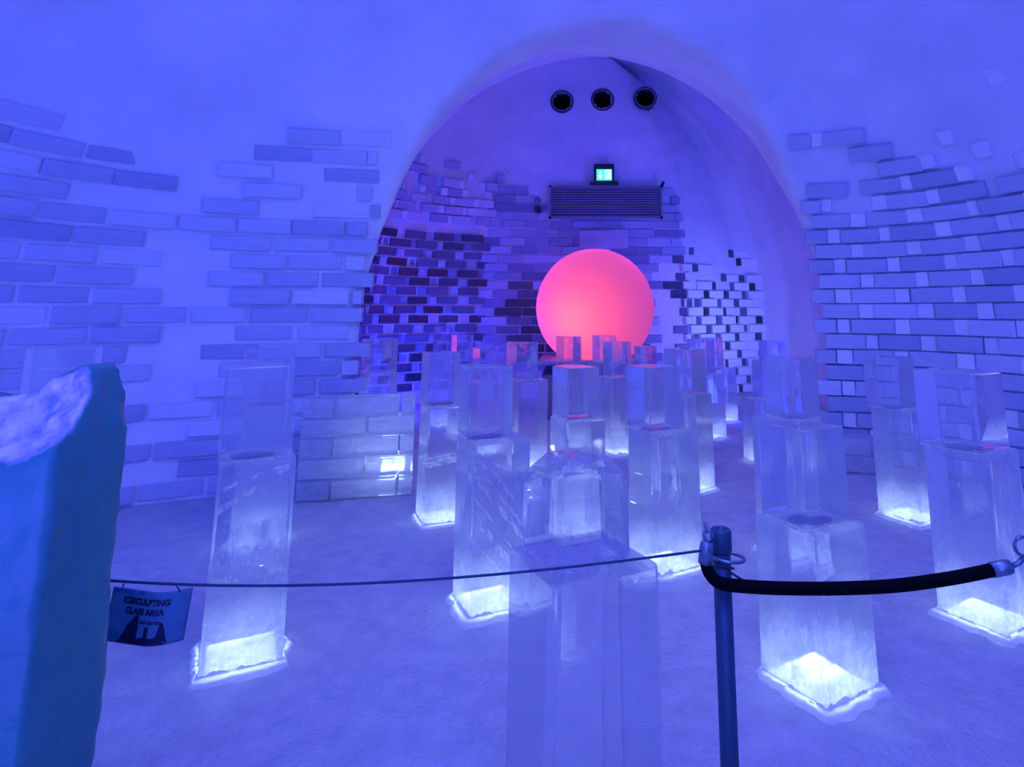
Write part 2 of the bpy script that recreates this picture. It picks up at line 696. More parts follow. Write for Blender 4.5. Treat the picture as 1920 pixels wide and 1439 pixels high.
def put_brick(parent, c, tangent, up, L, D, H, mat):
    me = brick_mesh(mat, rnd.randrange(4))
    o = bpy.data.objects.new('brick', me)
    COL.objects.link(o)
    o.parent = parent
    t = Vector(tangent).normalized()
    u = Vector(up).normalized()
    y = u.cross(t).normalized()          # points into the wall when t runs to the viewer's right
    u = t.cross(y).normalized()
    m = Matrix((t, y, u)).transposed().to_4x4()
    o.matrix_basis = Matrix.Translation(c) @ m @ Matrix.Diagonal((L, D, H, 1))
    return o


class Path:
    def __init__(self, pts, surf):
        self.p = [Vector(q) for q in pts]
        self.l = [0]
        for a, b in zip(self.p, self.p[1:]):
            self.l.append(self.l[-1] + (b - a).length)
        self.len = self.l[-1]
        self.surf = surf

    def plan(self, s):
        s = max(0, min(self.len - 1e-6, s))
        for i in range(len(self.p) - 1):
            if s <= self.l[i + 1]:
                t = (s - self.l[i]) / (self.l[i + 1] - self.l[i])
                return self.p[i].lerp(self.p[i + 1], t)
        return self.p[-1]

    def at(self, s, z):
        return self.surf(self.plan(s), z)


def front_surf(p, z):
    s = front_s(z)
    q = CENTRE + (p - CENTRE) * s
    return Vector((q.x, q.y, z))


def plain_surf(p, z):
    return Vector((p.x, p.y, z))


def far_surf(p, z):
    t = max(0, (z - 1.4) / (HFAR - 1.4))
    return Vector((.4 + (p.x - .4) * max(arch_s(t), .01), p.y, z))


def lay(parent, path, course, length, z0, z1, mat, gap=.022, proud=(.03, .07), depth=.16, header=None, skip=None, ragged=0.0, s0=0, twist=0, dark=None):
    """courses of bricks along a wall, the path running from the viewer's left to right"""
    n = 0
    rows = int((z1 - z0) / course)
    spots = []
    for r in range(rows):
        zc = z0 + (r + .5) * course
        s = s0 + (0 if r % 2 else -(length + (header[0] if header else 0)) * .5) + rnd.uniform(-.03, .03)
        if ragged:
            s = -ragged if r % 2 else 0
        unit = 0
        while s < path.len:
            L = length * rnd.uniform(.93, 1.06)
            mt = mat
            if header and unit % 2:
                L = header[0] * rnd.uniform(.85, 1.2)
                mt = header[1]
            e0, e1 = (0, .10) if r % 2 else (.10, 0)      # toothed wall ends
            s_a, s_b = max(s, -e0), min(s + L, path.len + e1)
            if s_b - s_a > .1:
                spots.append(((s_a + s_b) / 2, zc, s_b - s_a, mt, bool(header and unit % 2)))
            s += L
            unit += 1
    for (s, zc, L, mt, hd) in spots:
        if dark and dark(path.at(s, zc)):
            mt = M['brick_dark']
        a, b = path.at(s - L / 2, zc), path.at(s + L / 2, zc)
        c = path.at(s, zc)
        if skip and skip(c):
            continue
        t = b - a
        if t.length < .02:
            continue
        if s < L / 2 or s > path.len - L / 2:      # runs past the end of the wall: keep the wall's direction
            t = path.at(min(path.len, max(s, .0) + .2), zc) - path.at(max(0, min(s, path.len) - .2), zc)
            c = path.at(max(0, min(s, path.len)), zc) + t.normalized() * (s - max(0, min(s, path.len)))
        up = path.at(s, zc + .1) - path.at(s, zc - .1)
        inward = t.normalized().cross(up.normalized())
        pr = rnd.uniform(*proud) - (.02 if hd else 0)
        ang = Matrix.Rotation(rnd.uniform(-1, 1) * .012 + twist * (0 if hd else 1), 3, 'Z')
        c = c + inward * (pr - depth / 2)
        put_brick(parent, c, ang @ t, up, L - gap, depth, course - gap, mt)
        n += 1
    return n


# left wall: from beyond the frame's edge along the curve to the passage
lp = Path(list(reversed(lf))[10:], front_surf)


def skip_left(c):
    ratio = c.x / c.y
    if c.z > .2 and abs(ratio + .635 + .03 * math.sin(c.z * 3)) < .032:      # a column plastered over with snow
        return True
    top = 2.55 + .45 * noise.noise(c * 1.7)
    if c.z > 2.45 and rnd.random() < (c.z - 2.4) / 1.3:
        return True
    return c.z > top + .75


n_left = lay(walls['wall_left'], lp, .166, .52, 0.0, 3.5, M['brick_left'], gap=.034, proud=(.022, .052), skip=skip_left)
# right wall: dark stretchers and pale blocks painting the lit brick sides between them
rp = Path(list(reversed(rg))[:-10], front_surf)


def skip_right(c):
    return c.z > 2.6 and rnd.random() < (c.z - 2.5) / 1.3


n_right = lay(walls['wall_right'], rp, .170, .44, 0.0, 3.75, M['brick_right'], gap=.012, proud=(.05, .09), header=(.15, M['brick_pale']), skip=skip_right, twist=.05)
# rear chamber
bl = Path([(-3.52, 10.3, 0), (-3.5, 10.7, 0), (-3.0, 11.25, 0), (-2.4, 11.65, 0), (-1.75, 11.9, 0)], far_surf)
n_bl2 = lay(walls['wall_left'], bl, .17, .36, 3.26, 4.6, M['brick_left'], gap=.02, proud=(.03, .12), header=(.14, M['brick_pale']), skip=lambda c: rnd.random() < (c.z - 3.1) * .5)  # paler bricks paint the bright light on the upper courses
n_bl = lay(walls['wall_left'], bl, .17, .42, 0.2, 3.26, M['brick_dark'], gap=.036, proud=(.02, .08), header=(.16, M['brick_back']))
bb = Path([(-1.75, 11.9, 0), (-.9, BACK_Y, 0), (.4, BACK_Y, 0), (1.6, BACK_Y, 0), (2.25, 12.15, 0)], far_surf)


def skip_back(c):
    if c.z > 3.7 and rnd.random() < .45:
        return True
    if 1.55 < c.x < 2.0 and .6 < c.z < 2.6:       # patch plastered smooth beside the sphere
        return True
    return False


def dark_back(c):      # darker bricks in patches left of the sphere and at far right
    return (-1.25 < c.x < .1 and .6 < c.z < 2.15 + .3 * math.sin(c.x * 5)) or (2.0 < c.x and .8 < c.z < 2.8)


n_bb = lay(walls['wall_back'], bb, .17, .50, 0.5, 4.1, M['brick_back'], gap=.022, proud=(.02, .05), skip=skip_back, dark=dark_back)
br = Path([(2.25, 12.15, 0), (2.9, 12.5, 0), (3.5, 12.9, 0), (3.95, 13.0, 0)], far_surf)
n_br = lay(walls['wall_back'], br, .17, .40, 0.0, 2.9, M['brick_pale'], gap=.02, proud=(.02, .08), header=(.13, M['brick_dark']), skip=lambda c: c.z > 2.0 and rnd.random() < .5)
# left side wall of the passage, stepping up into the vault
print('bricks', n_left, n_right, n_bl, n_bb, n_br)

# ------------------------------------------------------------------ the two low brick parapets
def parapet(name, a, b, h_rows, thick, label, course=.17, length=.56):
    root = empty(name, ((a[0] + b[0]) / 2, (a[1] + b[1]) / 2, 0))
    tag(root, label, 'parapet')
    A, B = Vector((*a, 0)), Vector((*b, 0))
    t = (B - A)
    ln = t.length
    t.normalize()
    for r in range(h_rows):
        s = 0 if r % 2 else -length / 2
        while s < ln - .05:
            s1 = min(ln, s + length)
            s0 = max(0, s)
            if s1 - s0 > .08:
                c = A + t * ((s0 + s1) / 2) + Vector((0, 0, (r + .5) * course)) - root.location
                put_brick(root, c, t, (0, 0, 1), s1 - s0 - .018, thick, course - .016, M['ice_wall'])
            s += length
    return root


bpy.context.view_layer.update()
parapet('ice_parapet', (-2.40, 5.70), (-1.45, 5.93), 5, .26, 'low wall of milky ice bricks joining the left wall, lit from behind')
area('fill_parapet', (-1.72, 6.22, .12), (-1.66, 5.9, .75), .22, 6, (.55, .72, 1.0))  # added behind the bricks so white patches show through them
parapet('ice_parapet', (2.50, 6.75), (3.15, 6.62), 2, .26, 'short two-course ice brick ledge at the foot of the right wall')

# ------------------------------------------------------------------ the ice pedestals
PED = [  # key, x, y, base width, yaw, base height, top width, yaw, top height, shift, lamp, label
    ('A', -2.494, 3.100, .340, 30, 1.200, .263, 30, .228, 0, 1.6, 'ice block on tall base just behind the carved ice horn at far left'),
    ('B', -1.568, 3.225, .335, 28, .900, .290, 30, .426, -.033, 5.0, 'large left foreground ice pedestal crossed by the thin cord, frosted band across its base'),
    ('C', -2.256, 4.750, .330, 30, .930, .330, 30, .387, -.027, 3.0, 'ice pedestal half hidden right behind the left foreground one'),
    ('D', -2.143, 7.000, .330, 35, .947, .300, 40, .358, -.001, 5.0, 'ice pedestal with a red edge standing behind the low brick parapet'),
    ('E', -1.032, 5.183, .340, 25, .869, .262, 26, .401, -.045, 4.5, 'clear-topped ice pedestal just left of the frost-streaked one, glowing foot on bare snow'),
    ('F', -.464, 3.764, .340, 27, .887, .262, 22, .393, -.049, 5.0, 'ice pedestal with white diagonal frost streaks through its base block'),
    ('G', -1.497, 8.600, .320, 30, .890, .240, 30, .405, -.005, 2.0, 'small far ice pedestal with a bright red left edge, before the dark bricks'),
    ('G2', -1.881, 9.200, .320, 30, .992, .230, 30, .397, -.011, 2.0, 'farthest clear ice pedestal, behind the one with the bright red left edge'),
    ('H', -1.041, 7.600, .330, 30, .786, .240, 30, .393, -.006, 2.0, 'ice pedestal whose dark top peeks over the frost-streaked one'),
    ('I', -.488, 6.868, .340, 30, .887, .260, 30, .389, -.058, 4.0, 'reddish ice pedestal left of the sphere plinth with a cloudy white top block'),
    ('J2', .037, 4.900, .320, 25, .811, .270, 27, .368, -.008, 2.5, 'ice pedestal in front of the glowing sphere, its foot hidden by the nearest clear block'),
    ('J1', -.040, 7.900, .320, 30, .935, .230, 42, .359, -.007, 2.0, 'far ice pedestal whose clear top shows the glowing sphere through it'),
    ('L', .418, 8.300, .320, 30, .969, .230, 42, .323, .004, 2.0, 'farther ice pedestal before the right half of the glowing sphere'),
    ('M', .520, 7.487, .320, 30, .853, .250, 30, .394, .012, 4.0, 'pinkish ice pedestal with bright white foot just below the sphere'),
    ('N', .602, 4.286, .340, 30, .838, .262, 30, .401, -.057, 4.5, 'ice pedestal standing behind the cord left of the steel post, brightly lit foot'),
    ('O', 1.016, 8.800, .320, 30, .765, .230, 30, .362, .004, 2.0, 'small dark far ice pedestal at the lower right of the sphere'),
    ('P', 1.078, 6.026, .340, 40, .847, .280, 40, .404, -.006, 4.0, 'ice pedestal with a plain violet base block, right behind the one by the post'),
    ('Q1', 1.778, 8.400, .330, 35, .803, .265, 32, .443, -.064, 3.0, 'far purple ice pedestal before the lit checkered bricks'),
    ('Q2', 2.257, 9.601, .320, 30, .768, .230, 30, .444, -.119, 2.5, 'farthest slim ice pedestal with white edge by the lit checkered bricks'),
    ('R', 1.503, 4.500, .340, 30, .876, .262, 30, .405, .049, 3.0, 'ice pedestal whose base is hidden behind the big teal-faced one'),
    ('R2', 2.103, 7.036, .330, 30, .665, .256, 30, .406, .080, 2.5, 'ice pedestal showing only its left edge behind the middle right pair'),
    ('R3', 2.668, 8.400, .330, 30, .769, .255, 30, .449, .006, 1.0, 'dim far ice pedestal before the end of the right brick wall'),
    ('S', 1.088, 3.022, .345, 30, .668, .271, 28, .407, -.017, 5.0, 'big ice pedestal behind the black rope with a teal left face on its top block'),
    ('T', 2.700, 5.227, .345, 29, .834, .274, 29, .399, -.085, 4.5, 'ice pedestal standing nearest the right brick wall, white glow at its foot'),
    ('U', 2.209, 3.588, .345, 31, .864, .319, 31, .405, -.032, 4.5, 'rightmost foreground ice pedestal with a reddish right face, behind the rope end'),
    ('K', .028, 2.100, .360, 28, .845, .262, 28, .300, -.020, .0, 'unlit ghostly clear ice pedestal nearest the camera with a rounded lump on top'),
]


def rim_bm(w_, seed, big=1.0):
    """loose snow heaped round the foot of a block"""
    r = random.Random(seed)
    bm = bmesh.new()
    N_ = 96
    NR = 7
    rows = [[] for _ in range(NR)]
    for k in range(N_):
        u = k / N_ * 4
        side, f = int(u), u - int(u)
        h = w_ / 2 + .003
        c = [(-h + 2 * h * f, -h), (h, -h + 2 * h * f), (h - 2 * h * f, h), (-h, h - 2 * h * f)][side]
        d = Vector((c[0], c[1], 0))
        o = d.normalized()
        lump = .5 + .9 * noise.noise(Vector((d.x * 11 + seed, d.y * 11, 1))) + .4 * noise.noise(Vector((d.x * 34 + seed, d.y * 34, 5)))
        hh = max(.006, (.012 + .040 * lump) * big)
        ww = max(.015, (.028 + .050 * lump) * big)
        for q in range(NR):
            t = q / (NR - 1)
            p = d + o * ww * t
            z = hh * (1 - t) ** 1.4 + .010 * noise.noise(Vector((p.x * 45 + seed, p.y * 45, q))) * (1 - t * .5)
            rows[q].append(bm.verts.new((p.x, p.y, max(.001, z) if q < NR - 1 else -.014)))
    for a, b in zip(rows, rows[1:]):
        for k in range(N_):
            bm.faces.new((a[(k + 1) % N_], a[k], b[k], b[(k + 1) % N_]))
    return bm


def frost_sheet(p0, p1, p2, p3, seed, n=10, wob=.012):
    bm = bmesh.new()
    g = []
    P0, P1, P2, P3 = map(Vector, (p0, p1, p2, p3))
    for j in range(n + 1):
        row = []
        for i in range(n + 1):
            u, v = i / n, j / n
            p = P0.lerp(P1, u).lerp(P3.lerp(P2, u), v)
            p += Vector((noise.noise(p * 9 + Vector((seed, 0, 0))), noise.noise(p * 9 + Vector((0, seed, 0))), 0)) * wob
            row.append(bm.verts.new(p))
        g.append(row)
    for j in range(n):
        for i in range(n):
            bm.faces.new((g[j][i], g[j][i + 1], g[j + 1][i + 1], g[j + 1][i]))
    return bm


def ice_pedestal(i, key, x, y, w_, yaw, h1, w2, yaw2, h2, dx, lamp, label):
    root = empty('ice_pedestal', (x, y, 0), R(yaw))
    tag(root, label, 'ice pedestal', 'ice pedestals of the sculpting class')
    far = y > 6.5
    ghost = key == 'K'
    lo = M['ice_ghost'] if ghost else (M['ice_far_base'] if far else M['ice_lower'])
    up = M['ice_ghost'] if ghost else (M['ice_far'] if far else M['ice_upper'])
    bm = box_bm(w_, w_, h1 - .012, .014, 2, .004, .012, .015, i)
    obj('base_block', bm, lo, root)
    a = R(yaw2 - yaw)
    ca, sa = math.cos(-R(yaw)), math.sin(-R(yaw))
    ox, oy = dx * ca, dx * sa
    if ghost:
        # rounded, partly carved top
        bm = box_bm(w2, w2, h2, .02, 2, .004, h1 + .006, .02, i + 50)
        bmesh.ops.subdivide_edges(bm, edges=bm.edges[:], cuts=3, use_grid_fill=True)
        for v in bm.verts:
            if v.co.z > h1 + h2 * .55:
                q = (v.co.z - h1 - h2 * .55) / (h2 * .45)
                e_ = .5 * (v.co.x ** 2 + v.co.y ** 2) / (w2 * w2 * .5)
                v.co.z -= q * (.10 * e_ + .03 * noise.noise(v.co * 11))
                v.co.x *= 1 - .10 * q * q
                v.co.y *= 1 - .10 * q * q
    else:
        bm = box_bm(w2, w2, h2, .009, 2, .003, h1 + .006, .01, i + 50)
    bm.transform(Matrix.Translation((ox, oy, 0)) @ Matrix.Rotation(a, 4, 'Z'))
    obj('top_block', bm, up, root)
    # frozen slush in the joint and the lens-shaped melt pocket between the blocks
    bm = box_bm(w2 * .98, w2 * .98, .005, 0, 1, 0, h1 + .001, 0, i)
    bm.transform(Matrix.Translation((ox, oy, 0)) @ Matrix.Rotation(a, 4, 'Z'))
    obj('frost_joint', bm, M['frost_soft'], root)
    if y < 5.5 and not ghost:
        bm = bmesh.new()
        prof = []
        vs = []
        for k in range(20):
            an = k / 20 * 2 * math.pi
            rr = w2 * .27 * (1 + .25 * noise.noise(Vector((math.cos(an) * 1.5 + i, math.sin(an) * 1.5, 0))))
            vs.append(bm.verts.new((ox + math.cos(an) * rr * 1.3, oy - .02 + math.sin(an) * rr * .8, h1 + .0062)))
        f = bm.faces.new(vs)
        r_ = bmesh.ops.extrude_face_region(bm, geom=[f])
        for v in r_['geom']:
            if isinstance(v, bmesh.types.BMVert):
                v.co.z += .004
        bmesh.ops.recalc_face_normals(bm, faces=bm.faces[:])
        obj('melt_pocket', bm, M['melt'], root)
    if not ghost:
        obj('snow_rim', rim_bm(w_, i * 3.7, 0.8 if y < 6 else .75), M['glow_snow'], root, True)
    if lamp:
        l = bpy.data.lights.new('base_lamp', 'AREA')      # LED panel under the block, shining up into it
        l.energy = lamp * (3.6 if y < 6.5 else .8)
        l.color = (.70, .86, 1.0)
        l.size = w_ * .86
        o = bpy.data.objects.new('base_lamp', l)
        COL.objects.link(o)
        o.parent = root
        o.location = (0, 0, .006)
        o.rotation_euler = (math.pi, 0, 0)
    h = w_ / 2 - .012
    if key == 'F':      # white fracture planes slanting down through the block
        for k, (za, zb, wd, yy) in enumerate([(.85, .50, .035, .012), (.80, .40, .012, .03), (.74, .33, .05, .016), (.62, .20, .014, .05), (.54, .12, .045, .014), (.40, .03, .02, .03), (.84, .66, .02, .02)]):
            obj('frost_streak', frost_sheet((-h, -h + yy, za - wd), (h, -h + yy * 1.6, zb - wd * .6), (h, -h + yy * 1.6 + .02, zb + wd * .4), (-h, -h + yy + .02, za), k * 5, 12, .02), M['frost_dense'], root)
        obj('frost_streak', frost_sheet((-h, -h * .6, .86), (h, -h * .9, .42), (h, h * .2, .39), (-h, h * .4, .81), 3, 12, .03), M['frost'], root)
    if key == 'B':
        for k, (za, zb, zm, wd) in enumerate([(.70, .86, .02, .022), (.79, .87, .01, .010)]):
            obj('frost_streak', frost_sheet((-h, -h + .012, za - wd), (h, -h + .012, zb - wd * .5), (h, -h + .03, zb + wd * .5), (-h, -h + .03, za + wd * .3), k * 7 + 2, 14, .035), M['frost_dense'], root)
        obj('frost_streak', frost_sheet((-h, -h * .8, .43), (h, -h * .8, .43), (h, -h * .8, .64), (-h, -h * .8, .60), 8, 10, .01), M['frost'], root)
        obj('frost_streak', frost_sheet((-h, -h + .02, .375), (h, -h + .02, .385), (h, -h + .02, .42), (-h, -h + .02, .405), 6, 10, .008), M['frost_dense'], root)
    if key == 'S':
        obj('frost_streak', frost_sheet((-h, -h, .48), (-h * .2, -h, .50), (-h * .2, -h * .4, h1 - .02), (-h, -h * .4, h1 - .02), 4, 10, .02), M['frost'], root)
        obj('frost_streak', frost_sheet((-h, 0, .04), (h, 0, .04), (h, .02, .24), (-h, .02, .20), 6, 10, .02), M['frost'], root)
    if key == 'N':
        obj('frost_streak', frost_sheet((-h * .4, -h * .5, .36), (h * .5, -h * .5, .34), (h * .4, -h * .4, .76), (-h * .3, -h * .4, .78), 9, 10, .02), M['frost'], root)
    if key == 'U':
        obj('frost_streak', frost_sheet((-w2 * .45, -w2 * .2, h1 + .36), (w2 * .3, -w2 * .2, h1 + .12), (w2 * .3, -w2 * .2, h1 + .10), (-w2 * .45, -w2 * .2, h1 + .33), 2, 8, .006), M['frost'], root)
        obj('frost_streak', frost_sheet((h * .2, -h, .10), (h * .5, -h, .08), (h * .1, -h * .6, .58), (-h * .1, -h * .6, .56), 7, 10, .02), M['frost'], root)
    if key == 'E':
        obj('frost_streak', frost_sheet((-h, -h, .42), (h, -h, .46), (h, h, .47), (-h, h, .44), 12, 10, .02), M['frost'], root)
    if key in ('I', 'D', 'M', 'R'):
        obj('frost_cloud', frost_sheet((-w2 * .1, 0, h1 + .10), (w2 * .42, 0, h1 + .16), (w2 * .42, .02, h1 + .36), (w2 * .05, .02, h1 + .34), 15, 10, .02), M['frost'], root)
    return root


for i, p in enumerate(PED):
    ice_pedestal(i, *p)

# ------------------------------------------------------------------ glowing snow sphere on its plinth
SC = Vector((.385, 10.6, 1.68))
SR = 1.0
M_SPH = bpy.data.materials.new('lit_snow_shell')
nt, N, L = nodes_of(M_SPH)
tl = N.new('ShaderNodeBsdfTranslucent')
tl.inputs[0].default_value = (.42, .41, .41, 1)
df = N.new('ShaderNodeBsdfDiffuse')
df.inputs[0].default_value = (.44, .44, .48, 1)
nz = noise_node(nt, 6, 4)
bp = bump(nt, nz.outputs['Fac'], .3, .02)
L.new(bp.outputs[0], df.inputs['Normal'])
mx = N.new('ShaderNodeMixShader')
mx.inputs[0].default_value = .35
L.new(tl.outputs[0], mx.inputs[1])
L.new(df.outputs[0], mx.inputs[2])
out_to(nt, mx.outputs[0])
bm = bmesh.new()
bmesh.ops.create_icosphere(bm, subdivisions=5, radius=SR)
for v in bm.verts:
    v.co *= 1 + .008 * noise.noise(v.co * 3) + .003 * noise.noise(v.co * 11)
sph = obj('snow_sphere', bm, M_SPH, None, True, SC)
tag(sph, 'big round snow sphere glowing orange and pink from a lamp inside', 'sphere lamp')
point('sphere_lamp_orange', SC + Vector((-.24, -.54, -.12)), 56, (1.0, .085, .002), .10)
for k in (1, 2, 3, 4, 5, 6):      # added pink fills tinting the shell's rim, left out at the right
    an = k * math.pi / 4 + .15
    point('sphere_fill_pink', SC + Vector((.70 * math.cos(an) + .02, -.10, .70 * math.sin(an))), 7.5, (1.0, .085, .78), .14)

bm = bmesh.new()
NPX = 26
PW, PD, PT = .92, .9, .86
gv = []
for j in range(NPX + 1):
    row = []
    for i in range(NPX + 1):
        x = -PW + 2 * PW * i / NPX
        y = -PD + 2 * PD * j / NPX
        r2 = x * x + y * y
        z = PT
        if r2 < SR * SR:
            z = min(PT, SC.z - math.sqrt(SR * SR - r2) * 1.012 - .003)
        row.append(bm.verts.new((x, y, z)))
    gv.append(row)
for j in range(NPX):
    for i in range(NPX):
        bm.faces.new((gv[j][i], gv[j][i + 1], gv[j + 1][i + 1], gv[j + 1][i]))
M['plinth'] = mat_brick('plinth_ice', (.05, .05, .09), (.30, .28, .36), .35)
pl_root = empty('sphere_plinth', (SC.x, SC.y, 0))
tag(pl_root, 'dark square ice plinth carrying the glowing sphere', 'plinth')
top = obj('top_slab', bm, M['brick_back'], pl_root)
so = top.modifiers.new('solid', 'SOLIDIFY')
so.thickness = .05
obj('body', box_bm(PW * 1.9, PD * 1.9, .64, .02, 1, .006, 0, 0, 5), M['plinth'], pl_root)

# ------------------------------------------------------------------ rear wall fittings
VENTS = []


def vent(x, z, y, label):
    root = empty('vent_pipe', (x, y, z))
    VENTS.append((x, z))
    tag(root, label, 'vent', 'round vents above the exit sign')
    bm = bmesh.new()
    ri, ro = .190, .205
    prof = [(ri, -.40), (ri, .06), (ro + .035, .06), (ro + .035, .0), (ro, -.02), (ro, -.40)]
    rings_ = []
    n = 32
    for (r_, q) in prof:
        rings_.append([bm.verts.new((r_ * math.cos(k * 2 * math.pi / n), -q, r_ * math.sin(k * 2 * math.pi / n))) for k in range(n)])
    for a in range(6):
        A_, B_ = rings_[a], rings_[(a + 1) % 6]
        for k in range(n):
            bm.faces.new((A_[k], A_[(k + 1) % n], B_[(k + 1) % n], B_[k]))
    bmesh.ops.recalc_face_normals(bm, faces=bm.faces[:])
    obj('pipe', bm, M['duct'], root)
    bm = bmesh.new()
    bm.faces.new([bm.verts.new((ri * math.cos(-k * 2 * math.pi / n), -0.05 + .38, ri * math.sin(-k * 2 * math.pi / n))) for k in range(n)])
    obj('dark_throat', bm, M['black'], root)
    bm = bmesh.new()
    tube(bm, [p for p in circle((0, -.06, 0), .198, 'Y', 28)], .012, 6, True)
    obj('rim', bm, M['steel'], root, True)


vent(-.21, 5.86, 12.08, 'leftmost of three dark round vent holes high on the rear wall')
vent(.62, 5.90, 12.08, 'middle of three dark round vent holes high on the rear wall')
vent(1.50, 5.94, 12.08, 'rightmost of three dark round vent holes high on the rear wall')

for nm in ('ceiling', 'wall_back'):      # holes in the snow for the pipes
    b2 = bmesh.new()
    b2.from_mesh(walls[nm].data)
    dead = []
    for f in b2.faces:
        c = f.calc_center_median()
        if c.y > 11.2 and any((c.x - vx) ** 2 + (c.z - vz) ** 2 < .205 ** 2 for vx, vz in VENTS):
            dead.append(f)
    bmesh.ops.delete(b2, geom=dead, context='FACES')
    b2.to_mesh(walls[nm].data)
    b2.free()

gr = empty('louvre_grille', (.66, 11.96, 3.42))
tag(gr, 'wide grey metal louvre grille on the rear wall above the sphere', 'grille')
GW, GH = 2.24, .66
bm = bmesh.new()
for (cx, cz, sx, sz) in ((0, .02, GW, .04), (0, GH - .02, GW, .04), (-GW / 2 + .02, GH / 2, .04, GH), (GW / 2 - .02, GH / 2, .04, GH)):
    add_box(bm, (cx, 0, cz), (sx, .10, sz))
obj('frame', bm, M['grille'], gr)
bm = bmesh.new()
add_box(bm, (0, .04, GH / 2), (GW - .05, .02, GH - .05))
obj('backing', bm, M['dark_box'], gr)
NS = 12
slat_me = None
for k in range(NS):
    if slat_me is None:
        bm = bmesh.new()
        add_box(bm, (0, 0, 0), (GW - .085, .040, .010), Matrix.Rotation(R(-40), 3, 'X'))
        s_ = obj('slat', bm, M['grille'], gr)
        slat_me = s_.data
    else:
        s_ = bpy.data.objects.new('slat', slat_me)
        COL.objects.link(s_)
        s_.parent = gr
    s_.location = (0, -.01, .06 + (GH - .12) * k / (NS - 1))

ex = empty('exit_sign', (.63, 11.90, 4.10))
tag(ex, 'small lit green exit sign with arrow and door, standing on the grille', 'exit sign')
bm = box_bm(.40, .16, .40, .015, 1, 0, 0, 0, 3)
obj('housing', bm, M['dark_box'], ex)
bm = box_bm(.56, .18, .06, .02, 1, 0, -.02, 0, 3)
obj('mount', bm, M['dark_box'], ex)
bm = bmesh.new()
add_box(bm, (0, -.09, .17), (.30, .02, .22))
obj('light_panel', bm, M['exit_green'], ex)
bm = bmesh.new()
add_box(bm, (-.075, -.104, .19), (.026, .008, .10))
vs = [bm.verts.new(p) for p in ((-.125, -.106, .155), (-.075, -.106, .09), (-.025, -.106, .155))]
bm.faces.new(vs)
obj('arrow', bm, M['exit_white'], ex)
bm = bmesh.new()
for (cx, cz, sx, sz) in ((.03, .17, .014, .17), (.12, .17, .014, .17), (.075, .25, .10, .014), (.08, .20, .025, .03), (.075, .15, .03, .06), (.06, .11, .016, .04), (.092, .11, .016, .04)):
    add_box(bm, (cx, -.104, cz), (sx, .008, sz))
obj('door_pictogram', bm, M['exit_white'], ex)

hk = bmesh.new()
tube(hk, [(1.78, 12.0, 4.05), (1.78, 11.86, 4.08), (1.79, 11.80, 4.12)], .03, 8)
tag(obj('wall_hook', hk, M['dark_box']), 'small dark hook at the upper right corner of the grille', 'hook')
kb = empty('cable_stub', (-.68, 12.0, 3.72))
tag(kb, 'pale cable knob with dark socket left of the grille', 'cable stub')
bm = bmesh.new()
bmesh.ops.create_uvsphere(bm, u_segments=14, v_segments=8, radius=.07)
obj('knob', bm, M['grille'], kb, True, (0, -.1, .05))
bm = bmesh.new()
tube(bm, [(0, .05, -.12), (0, -.10, -.12)], .07, 12)
obj('socket', bm, M['dark_box'], kb)
# glossy slab added for a bright reflection on the bricks over the sphere
cb = obj('added_ice_slab', box_bm(.95, .16, .36, .03, 2, .02, 0, 0, 9), M['ice_wall'], None, False, (.62, 11.90, 2.82))
tag(cb, 'ice slab added for a bright blue reflection between grille and sphere', 'ice block')

